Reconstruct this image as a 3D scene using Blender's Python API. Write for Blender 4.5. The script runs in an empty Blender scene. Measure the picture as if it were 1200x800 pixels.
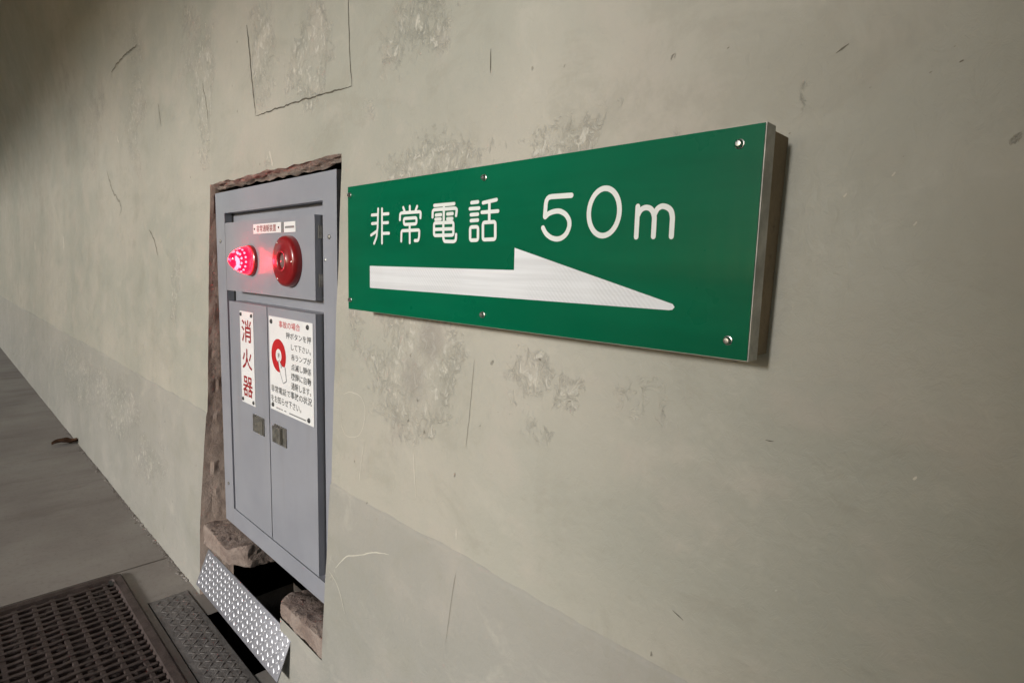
import bpy, bmesh, math, random
from mathutils import Vector, Matrix, noise

random.seed(7)
sc = bpy.context.scene
C = sc.collection
R = math.radians

# ------------------------------------------------------------------ camera
# X runs along the tunnel wall, Y points into the wall, Z is up; metres
yaw, pitch, roll = 0.774, -0.124, 0.029
fw = Vector((-math.sin(yaw) * math.cos(pitch), math.cos(yaw) * math.cos(pitch), math.sin(pitch)))
rt = fw.cross(Vector((0, 0, 1))).normalized()
up = rt.cross(fw)
r2 = rt * math.cos(roll) + up * math.sin(roll)
u2 = up * math.cos(roll) - rt * math.sin(roll)
cd = bpy.data.cameras.new('camera')
cam = bpy.data.objects.new('camera', cd)
C.objects.link(cam)
cam.matrix_world = Matrix(((r2.x, u2.x, -fw.x, 0), (r2.y, u2.y, -fw.y, -0.822), (r2.z, u2.z, -fw.z, 1.5), (0, 0, 0, 1)))
cd.sensor_width = 36
cd.lens = 670.9 / 1200 * 36
cd.clip_start = 0.02
cd.clip_end = 2000
sc.camera = cam

# ------------------------------------------------------------------ sky, sun, exposure
SUN_EL = 14.0
w = bpy.data.worlds.new('World')
sc.world = w
w.use_nodes = True
nt = w.node_tree
sky = nt.nodes.new('ShaderNodeTexSky')
sky.sky_type = 'NISHITA'
sky.sun_disc = False
sky.sun_elevation = R(SUN_EL)
sky.sun_rotation = R(180)
sky.dust_density = 0.8
sky.ozone_density = 1.6
nt.links.new(sky.outputs[0], nt.nodes['Background'].inputs[0])
nt.nodes['Background'].inputs[1].default_value = 0.13
sd = bpy.data.lights.new('sun', 'SUN')
sd.energy = 3.0
sd.angle = R(7)
sd.color = (1.0, 0.975, 0.94)
sun = bpy.data.objects.new('sun', sd)
C.objects.link(sun)
dv = Vector((0.0, math.cos(R(SUN_EL)), -math.sin(R(SUN_EL))))
sun.rotation_euler = dv.to_track_quat('-Z', 'Y').to_euler()
sun.location = (-2, -30, 8)
sc.view_settings.view_transform = 'Standard'
sc.view_settings.look = 'None'
sc.view_settings.exposure = 0.0
sc.view_settings.gamma = 1.0
sc.cycles.use_denoising = True
sc.cycles.max_bounces = 6
sc.cycles.diffuse_bounces = 2
sc.cycles.use_adaptive_sampling = True
sc.cycles.adaptive_threshold = 0.03
sc.cycles.glossy_bounces = 3


# ------------------------------------------------------------------ helpers
def tag(o, label=None, cat=None, group=None, kind=None):
    if label: o['label'] = label
    if cat: o['category'] = cat
    if group: o['group'] = group
    if kind: o['kind'] = kind
    return o


def empty(name, loc=(0, 0, 0)):
    o = bpy.data.objects.new(name, None)
    o.location = loc
    o.empty_display_size = 0.1
    C.objects.link(o)
    return o


def link(name, me, mat, parent=None):
    o = bpy.data.objects.new(name, me)
    if mat is not None and not me.materials:
        me.materials.append(mat)
    C.objects.link(o)
    if parent is not None:
        o.parent = parent
        if parent.parent is None:      # parts are modelled in place; a part that is itself a parent stays at the origin
            o.matrix_parent_inverse = Matrix.Translation(parent.location).inverted()
    return o


def done(name, bm, mat, parent=None, smooth=False, bevel=0, seg=2, angle=40):
    if bevel:
        es = [e for e in bm.edges if len(e.link_faces) == 2 and e.calc_face_angle(0) > 0.6]
        bmesh.ops.bevel(bm, geom=es, offset=bevel, segments=seg, profile=0.5, affect='EDGES')
    bmesh.ops.recalc_face_normals(bm, faces=bm.faces[:])
    me = bpy.data.meshes.new(name)
    bm.to_mesh(me)
    bm.free()
    if smooth:
        for p in me.polygons: p.use_smooth = True
        try:
            me.set_sharp_from_angle(angle=R(angle))
        except Exception:
            pass
    return link(name, me, mat, parent)


def box(bm, x0, x1, y0, y1, z0, z1):
    v = [bm.verts.new(p) for p in ((x0, y0, z0), (x1, y0, z0), (x1, y1, z0), (x0, y1, z0),
                                   (x0, y0, z1), (x1, y0, z1), (x1, y1, z1), (x0, y1, z1))]
    for f in ((0, 3, 2, 1), (4, 5, 6, 7), (0, 1, 5, 4), (1, 2, 6, 5), (2, 3, 7, 6), (3, 0, 4, 7)):
        bm.faces.new([v[i] for i in f])
    return v


def abox(name, x0, x1, y0, y1, z0, z1, mat, parent=None, bevel=0.002, seg=2):
    bm = bmesh.new()
    box(bm, x0, x1, y0, y1, z0, z1)
    return done(name, bm, mat, parent, smooth=bool(bevel), bevel=bevel, seg=seg)


def lathe_y(bm, prof, cx, cz, n=48, close=True):
    """prof: list of (radius, y); spun round the axis through (cx, cz) along Y"""
    rings = []
    for r, y in prof:
        if r < 1e-6:
            rings.append([bm.verts.new((cx, y, cz))])
        else:
            rings.append([bm.verts.new((cx + r * math.cos(2 * math.pi * k / n), y, cz + r * math.sin(2 * math.pi * k / n))) for k in range(n)])
    for a, b in zip(rings, rings[1:]):
        for k in range(n):
            k2 = (k + 1) % n
            if len(a) == 1 and len(b) == 1: continue
            if len(a) == 1: bm.faces.new((a[0], b[k], b[k2]))
            elif len(b) == 1: bm.faces.new((a[k], b[0], a[k2]))
            else: bm.faces.new((a[k], b[k], b[k2], a[k2]))


def stroke(bm, pts, width, y, closed=False, rad=0.006, caps=True, cn=6):
    """flat round-ended stroke through (x, z) points at depth y"""
    P = [Vector(p) for p in pts]
    n = len(P)
    out = []
    for i in range(n):
        if not closed and i in (0, n - 1):
            out.append(P[i]); continue
        a, b, c = P[i - 1], P[i], P[(i + 1) % n]
        d1, d2 = (a - b), (c - b)
        l = min(rad, d1.length * .45, d2.length * .45)
        if d1.normalized().dot(d2.normalized()) < -0.985:
            out.append(b); continue
        s, e = b + d1.normalized() * l, b + d2.normalized() * l
        for k in range(5):
            t = k / 4
            out.append(s * (1 - t) ** 2 + b * 2 * t * (1 - t) + e * t * t)
    P = out
    n = len(P)
    h = width / 2
    L, Rr = [], []
    for i in range(n):
        if closed: d = P[(i + 1) % n] - P[i - 1]
        else: d = P[min(i + 1, n - 1)] - P[max(i - 1, 0)]
        d.normalize()
        nn = Vector((-d.y, d.x))
        L.append(bm.verts.new((P[i].x + nn.x * h, y, P[i].y + nn.y * h)))
        Rr.append(bm.verts.new((P[i].x - nn.x * h, y, P[i].y - nn.y * h)))
    m = n if closed else n - 1
    for i in range(m):
        j = (i + 1) % n
        bm.faces.new((L[i], L[j], Rr[j], Rr[i]))
    if not closed and caps:
        for end, sgn in ((0, -1), (n - 1, 1)):
            d = (P[1] - P[0]) if end == 0 else (P[-1] - P[-2])
            a0 = math.atan2(d.y, d.x) + (0 if sgn > 0 else math.pi)
            vs = [bm.verts.new((P[end].x + h * math.cos(a0 - math.pi / 2 + math.pi * k / cn), y, P[end].y + h * math.sin(a0 - math.pi / 2 + math.pi * k / cn))) for k in range(1, cn)]
            first, last = (Rr[end], L[end]) if sgn > 0 else (L[end], Rr[end])
            bm.faces.new([first] + vs + [last])


def disc(bm, cx, cz, r, y, n=32, r_in=0):
    if r_in:
        a = [bm.verts.new((cx + r * math.cos(2 * math.pi * k / n), y, cz + r * math.sin(2 * math.pi * k / n))) for k in range(n)]
        b = [bm.verts.new((cx + r_in * math.cos(2 * math.pi * k / n), y, cz + r_in * math.sin(2 * math.pi * k / n))) for k in range(n)]
        for k in range(n): bm.faces.new((a[k], a[(k + 1) % n], b[(k + 1) % n], b[k]))
    else:
        bm.faces.new([bm.verts.new((cx + r * math.cos(2 * math.pi * k / n), y, cz + r * math.sin(2 * math.pi * k / n))) for k in range(n)])


def text(name, s, x0, x1, z0, z1, y, mat, parent, bold=0.0):
    """lettering fitted in a rectangle of the XZ plane, facing -Y"""
    cu = bpy.data.curves.new(name, 'FONT')
    cu.body = s
    cu.size = 1
    cu.offset = bold
    cu.resolution_u = 3
    to = bpy.data.objects.new(name, cu)
    C.objects.link(to)
    dg = bpy.context.evaluated_depsgraph_get()
    me = bpy.data.meshes.new_from_object(to.evaluated_get(dg))
    bpy.data.objects.remove(to)
    bpy.data.curves.remove(cu)
    xs = [v.co.x for v in me.vertices]
    ys = [v.co.y for v in me.vertices]
    ax, bx, ay, by = min(xs), max(xs), min(ys), max(ys)
    for v in me.vertices:
        v.co = (x0 + (v.co.x - ax) / (bx - ax) * (x1 - x0), y, z0 + (v.co.y - ay) / (by - ay) * (z1 - z0))
    me.materials.clear()
    return link(name, me, mat, parent)


# ------------------------------------------------------------------ materials
class NB:
    """small node builder"""
    def __init__(s, name):
        s.m = bpy.data.materials.new(name)
        s.m.use_nodes = True
        s.t = s.m.node_tree
        s.b = s.t.nodes['Principled BSDF']
        s.tc = s.t.nodes.new('ShaderNodeTexCoord').outputs['Object']
    def n(s, kind, **kw):
        nd = s.t.nodes.new(kind)
        for k, v in kw.items(): setattr(nd, k, v)
        return nd
    def put(s, sock, v):
        if isinstance(v, bpy.types.NodeSocket): s.t.links.new(v, sock)
        else: sock.default_value = v
    def mapping(s, scale=(1, 1, 1), loc=(0, 0, 0), src=None):
        m = s.n('ShaderNodeMapping')
        s.put(m.inputs[0], src or s.tc)
        m.inputs['Scale'].default_value = scale
        m.inputs['Location'].default_value = loc
        return m.outputs[0]
    def noise(s, scale, detail=4, rough=.55, vec=None, dist=0):
        nd = s.n('ShaderNodeTexNoise')
        s.put(nd.inputs['Vector'], vec or s.tc)
        nd.inputs['Scale'].default_value = scale
        nd.inputs['Detail'].default_value = detail
        nd.inputs['Roughness'].default_value = rough
        nd.inputs['Distortion'].default_value = dist
        return nd.outputs[0]
    def vor(s, scale, vec=None, feature='F1'):
        nd = s.n('ShaderNodeTexVoronoi', feature=feature)
        s.put(nd.inputs['Vector'], vec or s.tc)
        nd.inputs['Scale'].default_value = scale
        return nd.outputs['Distance']
    def math(s, op, a, b=0.0, c=0.0, clamp=False):
        nd = s.n('ShaderNodeMath', operation=op, use_clamp=clamp)
        s.put(nd.inputs[0], a); s.put(nd.inputs[1], b); s.put(nd.inputs[2], c)
        return nd.outputs[0]
    def rng(s, v, a, b, c=0.0, d=1.0):
        nd = s.n('ShaderNodeMapRange', interpolation_type='SMOOTHSTEP')
        s.put(nd.inputs[0], v)
        for i, q in zip((1, 2, 3, 4), (a, b, c, d)): s.put(nd.inputs[i], q)
        return nd.outputs[0]
    def mix(s, f, a, b):
        nd = s.n('ShaderNodeMix', data_type='RGBA')
        s.put(nd.inputs['Factor'], f)
        for k, v in (('A', a), ('B', b)):
            sock = [i for i in nd.inputs if i.name == k and i.type == 'RGBA'][0]
            if not isinstance(v, bpy.types.NodeSocket) and len(v) == 3: v = (*v, 1)
            s.put(sock, v)
        return [o for o in nd.outputs if o.type == 'RGBA'][0]
    def bump(s, h, strength=.3, dist=.01, prev=None):
        nd = s.n('ShaderNodeBump')
        s.put(nd.inputs['Height'], h)
        s.put(nd.inputs['Strength'], strength)
        nd.inputs['Distance'].default_value = dist
        if prev is not None: s.t.links.new(prev, nd.inputs['Normal'])
        return nd.outputs[0]
    def fin(s, col, rough=.6, normal=None, metal=0.0, spec=.5):
        if not isinstance(col, bpy.types.NodeSocket) and len(col) == 3: col = (*col, 1)
        s.put(s.b.inputs['Base Color'], col)
        s.put(s.b.inputs['Roughness'], rough)
        s.put(s.b.inputs['Metallic'], metal)
        s.b.inputs['Specular IOR Level'].default_value = spec
        if normal is not None: s.t.links.new(normal, s.b.inputs['Normal'])
        return s.m


def wall_material(name, low=False):
    """plaster; the vertex attributes 'flaky' and 'stain' say where the coat is rough or dirty"""
    b = NB(name)
    at = b.n('ShaderNodeAttribute', attribute_name='flaky').outputs['Fac']
    ast = b.n('ShaderNodeAttribute', attribute_name='stain').outputs['Fac']
    big = b.noise(1.3, 3, .6, b.mapping((.6, 1, 1)))
    mid = b.noise(5.5, 4, .65, b.mapping((.8, 1, 1)))
    flak = b.noise(48, 4, .75, b.mapping((1, 1, .7)), dist=.8)
    vst = b.noise(3.2, 3, .6, b.mapping((2.4, 1, .35)))
    if low:
        c1, c2, c3 = (.347, .332, .297), (.317, .309, .275), (.365, .343, .306)
    else:
        c1, c2, c3 = (.412, .390, .334), (.355, .350, .300), (.415, .384, .332)
    col = b.mix(b.rng(big, .38, .62), c2, c1)
    col = b.mix(b.math('MULTIPLY', b.rng(mid, .48, .68), .7), col, c3)
    col = b.mix(b.math('MULTIPLY', b.rng(vst, .54, .75), .18), col, (.30, .295, .245))
    smudge = b.noise(7, 5, .7, b.mapping((.6, 1, .8), (4, 2, 1)), dist=.5)
    col = b.mix(b.math('MULTIPLY', b.rng(smudge, .50, .66), .38), col, (.30, .29, .24))
    col = b.mix(b.math('MULTIPLY', b.rng(smudge, .44, .32), .30), col, (.47, .445, .385))
    wob = b.math('MULTIPLY', b.math('SUBTRACT', b.math('ADD', mid, b.math('MULTIPLY', flak, .7)), .85), 1.5)
    rm = b.rng(b.math('ADD', at, wob), .35, .75)
    sm = b.rng(b.math('ADD', ast, wob), .35, .9)
    col = b.mix(b.math('MULTIPLY', b.math('MULTIPLY', rm, b.rng(flak, .53, .63)), .85), col, (.52, .50, .44))
    col = b.mix(b.math('MULTIPLY', b.math('MULTIPLY', rm, b.rng(flak, .45, .34)), .4), col, (.29, .275, .23))
    col = b.mix(b.math('MULTIPLY', sm, .5), col, (.25, .23, .205))
    wv = b.n('ShaderNodeVectorMath', operation='ADD')
    b.put(wv.inputs[0], b.tc)
    b.put(wv.inputs[1], b.math('MULTIPLY', flak, .03))
    sp = b.vor(15, b.mapping((1, 1, .8), src=wv.outputs[0]))
    gate = b.rng(big, .47, .56)
    pit = b.math('MULTIPLY', b.rng(sp, .07, .03), gate)
    col = b.mix(b.math('MULTIPLY', pit, .7), col, (.18, .165, .13))
    fleck = b.math('MULTIPLY', b.rng(sp, .035, .01), b.math('SUBTRACT', 1.0, gate))
    col = b.mix(b.math('MULTIPLY', fleck, .6), col, (.56, .54, .48))
    h = b.math('ADD', b.math('MULTIPLY', mid, .010), b.math('MULTIPLY', b.math('MULTIPLY', flak, b.rng(rm, 0, 1, .0020, .0072)), 1.0))
    h = b.math('SUBTRACT', h, b.math('MULTIPLY', pit, .003))
    return b.fin(col, b.rng(mid, .3, .7, .5, .68), b.bump(h, .8, 1.0), spec=.35)


FLAKY = [(-1.14, 1.25, .19, .20, 1), (-1.30, 1.20, .18, .16, .6), (-1.12, 1.76, .28, .09, .8), (-.76, 1.29, .10, .08, .6), (-.67, 1.26, .05, .05, .9),
         (-.73, 1.18, .08, .05, .7), (-.75, 1.75, .12, .06, .8), (-2.7, 2.2, .14, .3, .9), (-2.9, 2.45, .2, .3, .5), (-3.73, 2.5, .2, .4, .7),
         (-4.95, 2.4, .4, .5, .6), (-3.9, 2.2, .2, .3, .8), (-1.75, 2.12, .18, .18, .8), (-2.1, 2.2, .14, .2, .7), (-1.2, 2.08, .2, .14, .7),
         (-3.14, 1.35, .10, .2, .7), (-2.06, 1.87, .07, .07, .7), (-.5, 1.3, .09, .08, .5), (-.3, 1.745, .05, .03, .6), (-1.45, 1.3, .1, .1, .5),
         (-5.8, .55, 1.2, .3, .8), (-4.4, .55, .9, .28, .8), (-3.6, .42, .5, .2, .6), (-1.5, .52, .12, .16, .35), (-1.4, 1.95, .12, .1, .4)]
STAIN = [(-1.11, 1.32, .06, .07, 1), (-1.17, 1.22, .07, .09, 1), (-5.6, 2.6, .5, .6, .6), (-4.7, 2.6, .4, .4, .5), (-1.25, 1.08, .14, .08, .5),
         (-1.555, .36, .04, .10, 1), (-1.35, 1.14, .12, .1, .4)]


def wear(o):
    me = o.data
    for nm, L in (('flaky', FLAKY), ('stain', STAIN)):
        a = me.attributes.new(nm, 'FLOAT', 'POINT')
        vals = []
        for v in me.vertices:
            x, _, z = v.co
            m = 0
            for cx, cz, rx, rz, k in L:
                d = ((x - cx) / rx) ** 2 + ((z - cz) / rz) ** 2
                if d < 4: m = max(m, k * math.exp(-d * 1.1))
            vals.append(m)
        a.data.foreach_set('value', vals)


def rough_concrete(name, c1, c2, sc_=14, st=.8):
    b = NB(name)
    a = b.noise(sc_, 6, .7)
    f = b.noise(sc_ * 5, 5, .7)
    col = b.mix(b.rng(a, .35, .65), c1, c2)
    col = b.mix(b.math('MULTIPLY', b.rng(f, .55, .7), .5), col, tuple(x * .55 for x in c1))
    nrm = b.bump(b.math('ADD', a, b.math('MULTIPLY', f, .35)), st, .012)
    return b.fin(col, .85, nrm, spec=.25)


def floor_material():
    b = NB('walkway_concrete')
    a = b.noise(1.3, 5, .6)
    st = b.noise(2.6, 5, .65, b.mapping((1.6, .5, 1)))
    f = b.noise(45, 5, .7)
    col = b.mix(b.rng(a, .35, .65), (.27, .24, .22), (.34, .312, .285))
    col = b.mix(b.math('MULTIPLY', b.rng(st, .52, .72), .55), col, (.20, .175, .16))
    col = b.mix(b.math('MULTIPLY', b.rng(f, .5, .72), .3), col, (.13, .115, .1))
    nrm = b.bump(b.math('ADD', b.math('MULTIPLY', a, .6), b.math('MULTIPLY', f, .12)), .5, .012)
    return b.fin(col, b.rng(st, .3, .7, .5, .75), nrm, spec=.4)


def paint(name, col, rough=.4, var=.08, spec=.5, orange=.0, coat=0.0):
    b = NB(name)
    a = b.noise(6, 5, .6)
    c2 = tuple(x * (1 - var) for x in col)
    nrm = b.bump(b.noise(220, 2), orange, .001) if orange else None
    m = b.fin(b.mix(b.rng(a, .35, .65), c2, col), b.rng(b.noise(12, 4), .3, .7, rough * .85, rough * 1.15), nrm, spec=spec)
    b.b.inputs['Coat Weight'].default_value = coat
    b.b.inputs['Coat Roughness'].default_value = .12
    return m


def cabinet_paint():
    b = NB('cabinet_grey_paint')
    a = b.noise(3.5, 5, .6)
    drip = b.noise(5, 4, .6, b.mapping((3, 1, .3)))
    col = b.mix(b.rng(a, .35, .65), (.265, .273, .308), (.292, .300, .336))
    col = b.mix(b.math('MULTIPLY', b.rng(drip, .55, .75), .25), col, (.23, .225, .22))
    sc1 = b.vor(26)
    col = b.mix(b.math('MULTIPLY', b.rng(sc1, .05, .02), b.rng(b.noise(4, 2), .55, .62)), col, (.18, .17, .16))
    m = b.fin(col, .42, b.bump(b.noise(160, 3), .08, .001), spec=.5)
    b.b.inputs['Coat Weight'].default_value = .25
    b.b.inputs['Coat Roughness'].default_value = .1
    return m


def green_sheet():
    b = NB('green_reflective_sheet')
    a = b.noise(2.2, 4, .6, b.mapping((.5, 1, 4)))
    col = b.mix(b.rng(a, .35, .65), (.0005, .100, .046), (.0008, .122, .057))
    hexa = b.vor(260)
    nrm = b.bump(hexa, .05, .0004)
    nrm = b.bump(b.noise(14, 3, .5, b.mapping((.35, 1, 1.6))), .10, .003, nrm)
    m = b.fin(col, b.rng(b.noise(5, 4), .3, .7, .24, .36), nrm, spec=.12)
    b.b.inputs['Coat Weight'].default_value = .12
    b.b.inputs['Coat Roughness'].default_value = .08
    return m


def white_sheet():
    b = NB('white_reflective_sheet')
    st = b.noise(3, 4, .6, b.mapping((.5, 1, 16)))
    hatch = b.n('ShaderNodeTexWave', wave_type='BANDS', bands_direction='DIAGONAL')
    b.put(hatch.inputs['Vector'], b.tc)
    hatch.inputs['Scale'].default_value = 70
    hatch.inputs['Distortion'].default_value = 1.5
    zone = b.math('MULTIPLY', b.rng(b.noise(5, 3), .45, .6), .5)
    col = b.mix(b.math('MULTIPLY', hatch.outputs['Fac'], zone), (.72, .73, .75), (.55, .555, .57))
    col = b.mix(b.math('MULTIPLY', b.rng(st, .46, .66), .5), col, (.54, .545, .555))
    return b.fin(col, .38, spec=.5)


def metal(name, col, rough, var=.2, sc_=30, metalness=1.0):
    b = NB(name)
    a = b.noise(sc_, 5, .65)
    col2 = tuple(x * (1 - var) for x in col)
    return b.fin(b.mix(b.rng(a, .35, .65), col, col2), b.rng(a, .3, .7, rough * .75, rough * 1.3), b.bump(b.noise(sc_ * 6, 3), .06, .001), metal=metalness)


M = {}
M['wall'] = wall_material('tunnel_plaster')
M['base'] = wall_material('tunnel_base_coat', True)
M['jamb'] = rough_concrete('broken_concrete', (.28, .215, .18), (.37, .295, .25), 14, .6)
M['lintel'] = rough_concrete('broken_brick_concrete', (.34, .235, .20), (.42, .35, .30), 22, .8)
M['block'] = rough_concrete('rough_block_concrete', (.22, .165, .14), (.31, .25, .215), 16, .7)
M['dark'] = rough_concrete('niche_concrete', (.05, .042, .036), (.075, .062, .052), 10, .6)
M['crack'] = paint('crack_dirt', (.09, .08, .06), .9, .3)
M['crack2'] = paint('joint_dirt', (.20, .185, .145), .9, .3)
M['joint'] = paint('joint_line', (.27, .255, .215), .9, .2)
M['scr'] = paint('scratched_plaster', (.60, .57, .49), .8, .2)
M['floor'] = floor_material()
M['grey'] = cabinet_paint()
M['recess'] = paint('recess_shaded_paint', (.15, .145, .135), .55, .2)  # darker than the cabinet grey; puts the recess shade into the colour
M['green'] = green_sheet()
M['white'] = white_sheet()
M['letter'] = paint('letter_white_sheet', (.74, .76, .73), .4, .06)
M['alu'] = metal('aluminium', (.46, .45, .41), .5, .2, 25, .55)
M['wood'] = rough_concrete('weathered_backing_board', (.20, .155, .10), (.26, .20, .13), 9, .2)
M['steel'] = metal('bolt_steel', (.70, .69, .66), .28, .3, 80)
M['latch'] = metal('latch_steel', (.38, .365, .33), .5, .25, 60)
M['tread'] = metal('tread_plate_aluminium', (.42, .42, .46), .48, .25, 40, .7)
M['treadhi'] = metal('tread_plate_raised', (.74, .74, .78), .40, .15, 60, .8)
M['plaque'] = paint('white_plastic', (.78, .78, .78), .35, .03)
M['print_red'] = paint('red_print', (.50, .012, .016), .5, .1)
M['print_dkred'] = paint('dark_red_print', (.30, .012, .014), .5, .15)
M['print_black'] = paint('black_print', (.03, .03, .03), .5, .1)
M['print_grey'] = paint('grey_print', (.22, .22, .22), .5, .1)
M['red'] = paint('red_plastic', (.26, .010, .013), .34, .1, .5, 0, .35)
M['redlip'] = paint('red_plastic_inner', (.42, .02, .02), .3, .08, .5, 0, .4)
M['iron'] = rough_concrete('cast_iron', (.060, .044, .040), (.095, .072, .066), 20, .35)
M['iron'].node_tree.nodes['Principled BSDF'].inputs['Roughness'].default_value = .55
M['irondark'] = rough_concrete('cast_iron_dirt', (.030, .022, .020), (.062, .047, .042), 34, .9)
M['oldtread'] = rough_concrete('dull_tread_steel', (.17, .158, .150), (.235, .220, .208), 16, .3)
M['leaf'] = rough_concrete('dry_leaf', (.06, .03, .017), (.11, .055, .03), 30, .5)
M['asphalt'] = rough_concrete('road_concrete', (.22, .21, .19), (.27, .26, .235), 60, .5)
M['earth'] = rough_concrete('earth', (.10, .10, .05), (.07, .085, .035), 2, .4)

# lamp lens (red, glowing) and its light-emitting cluster
b = NB('red_lamp_lens')
b.fin((1, .05, .10), .1)
b.b.inputs['Transmission Weight'].default_value = .9
b.b.inputs['Emission Color'].default_value = (1, .01, .09, 1)
b.b.inputs['Emission Strength'].default_value = .7
M['lens'] = b.m
b = NB('lamp_diode')
b.fin((1, .6, .5), .4)
b.b.inputs['Emission Color'].default_value = (1, .62, .42, 1)
b.b.inputs['Emission Strength'].default_value = 34
M['diode'] = b.m
b = NB('clear_plastic')
b.fin((.30, .18, .17), .12)
b.b.inputs['Transmission Weight'].default_value = .35
M['clear'] = b.m

# ------------------------------------------------------------------ tunnel shape
TH_END = 145.5  # vault stops short here, so the added opening's top shades the upper wall
ZC, YC, RV = 2.3, -4.15, 4.2           # springing height, vault centre, vault radius


def prof(z):
    pts = ((-.3, -.055), (0, -.046), (.35, -.03), (.84, .0), (1.8, .043), (2.3, .05))
    for (a, ya), (b_, yb) in zip(pts, pts[1:]):
        if z <= b_: return ya + (yb - ya) * (z - a) / (b_ - a)
    return YC + math.sqrt(max(0, RV * RV - (z - ZC) ** 2))


def und(x, z):
    return .0022 * noise.noise(Vector((x * 2.1, 3.7, z * 2.1))) + .004 * noise.noise(Vector((x * .7, 9.1, z * .8)))


LIFT_LOW = .0045


def edge_z(x):
    return .842 + .008 * noise.noise(Vector((x * 5, 1.3, 0))) + .006 * noise.noise(Vector((x * 17, 4.3, 0)))


def wy(x, z):
    return prof(z) + und(x, z) - (LIFT_LOW if z < edge_z(x) else 0)


def left_edge(z):
    f = min(1, max(0, (.85 - z) / .5))
    return -2.651 - .04 * f + .004 * noise.noise(Vector((z * 9, 0, 2))) * (1 if z < 1.8 else 0)


def right_edge(z):
    return -1.557 + .003 * noise.noise(Vector((z * 7, 5, 2))) * (1 if z < 1.8 else 0)


HT = 1.819
wall_xl = [-24, -22, -20, -18, -17, -15.5, -14.2, -13, -11, -9.5, -8.5] + [-8 + .1 * i for i in range(30)] + [-5 + .05 * i for i in range(30)] + [-3.5 + .0283 * i for i in range(30)]
fr_l = [(x + 24) / (24 - 2.651) for x in wall_xl] + [1.0]
wall_xr = [-1.557 + .03 * i for i in range(60)] + [.23 + .2 * i for i in range(10)] + [2.5, 4, 7, 12, 20, 35]
xm = [-2.651 + 1.094 * i / 36 for i in range(37)]

tunnel = empty('tunnel_wall', (-2, .1, 0))
tag(tunnel, 'stained beige plastered tunnel wall curving overhead', 'wall')


def grid(bm, rows):
    prev = None
    for row in rows:
        vs = [bm.verts.new(p) for p in row]
        if prev:
            for i in range(len(vs) - 1): bm.faces.new((prev[i], prev[i + 1], vs[i + 1], vs[i]))
        prev = vs


# upper coat, up the side and over the vault
zs = [.80 + .03 * i for i in range(34)]
zs = [z for z in zs if z < HT - .01] + [HT] + [HT + .03 * i for i in range(1, 17)]
bm = bmesh.new()
def up_y(x, z): return prof(z) + und(x, z)
def vault_pt(x, th):
    d = und(x, 2.3 + th * 4.2)
    return (x, YC + (RV + d) * math.cos(th), ZC + (RV + d) * math.sin(th))
ths = [R(TH_END) * (i / 40) for i in range(0, 41)]
rows = []
for z in zs:
    le = left_edge(z)
    rows.append([(-24 + (le + 24) * f, up_y(-24 + (le + 24) * f, z), z) for f in fr_l])
rows += [[vault_pt(-24 + (24 - 2.651) * f, t) for f in fr_l] for t in ths]
grid(bm, rows)
rows = []
for z in zs:
    re = right_edge(z)
    rows.append([((re if i == 0 else x), up_y(x, z), z) for i, x in enumerate(wall_xr)])
rows += [[vault_pt(x, t) for x in wall_xr] for t in ths]
grid(bm, rows)
def rag(x):
    t = (x + 2.651) / 1.094
    return .012 * noise.noise(Vector((x * 7, 8, 1))) + .008 * noise.noise(Vector((x * 19, 8, 1))) if .02 < t < .98 else 0
rows = [[(x, up_y(x, z) if z > HT else up_y(x, z), z + (rag(x) if z == HT else 0)) for x in xm] for z in zs if z >= HT]
rows += [[vault_pt(x, t) for x in xm] for t in ths]
grid(bm, rows)
bmesh.ops.remove_doubles(bm, verts=bm.verts[:], dist=.0008)
lining = done('upper_coat', bm, M['wall'], tunnel, smooth=True, angle=60)
wear(lining)

# lower coat: a few millimetres proud, ending in an uneven lip
bm = bmesh.new()
zl = [-.05, 0, .03, .06, .09] + [.12 + .04 * i for i in range(17)]
def low_rows(xs_of):
    rows = []
    for z in zl:
        rows.append([(x, prof(z) + und(x, z) - LIFT_LOW, z) for x in xs_of(z)])
    for dz, k in ((-.010, 1), (-.004, .75), (0, .35), (.004, -.3)):
        rows.append([(x, prof(edge_z(x)) + und(x, edge_z(x)) - LIFT_LOW * k, edge_z(x) + dz) for x in xs_of(.84)])
    return rows
grid(bm, low_rows(lambda z: [-24 + (left_edge(z) + 24) * f for f in fr_l]))
grid(bm, low_rows(lambda z: [right_edge(z)] + wall_xr[1:]))
STUB = -1.885
rows = []
for z in [q for q in zl if q < .27] + [.275]:
    xs_ = [STUB + (right_edge(z) - STUB) * k / 12 for k in range(13)]
    rows.append([(STUB + .004, .2, z), (STUB, prof(z) + .012, z)] + [(x, prof(z) + und(x, z) - LIFT_LOW, z) for x in xs_[1:]])
grid(bm, rows)
bmesh.ops.remove_doubles(bm, verts=bm.verts[:], dist=.0005)
wear(done('base_coat', bm, M['base'], tunnel, smooth=True, angle=60))


def rough_strip(name, edge_pts, depth, steps, amp, mat, inward, flip=False):
    """broken edge running from the wall surface into the niche"""
    bm = bmesh.new()
    rows = []
    for k in range(steps + 1):
        t = k / steps
        row = []
        for (x, y, z) in edge_pts:
            n1 = noise.noise(Vector((x * 14 + k * 1.7, y * 3, z * 14))) * amp * (0 if k == 0 else 1)
            n2 = noise.noise(Vector((x * 40, k * 2.3, z * 40))) * amp * .5 * (0 if k == 0 else 1)
            sp = t * (inward[2](z) if callable(inward[2]) else inward[2])
            row.append((x + inward[0] * (n1 + n2 + sp), y + depth * t, z + inward[1] * (n1 + n2 + sp)))
        rows.append(row)
    grid(bm, rows)
    return done(name, bm, mat, tunnel, smooth=True, angle=18)


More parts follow.
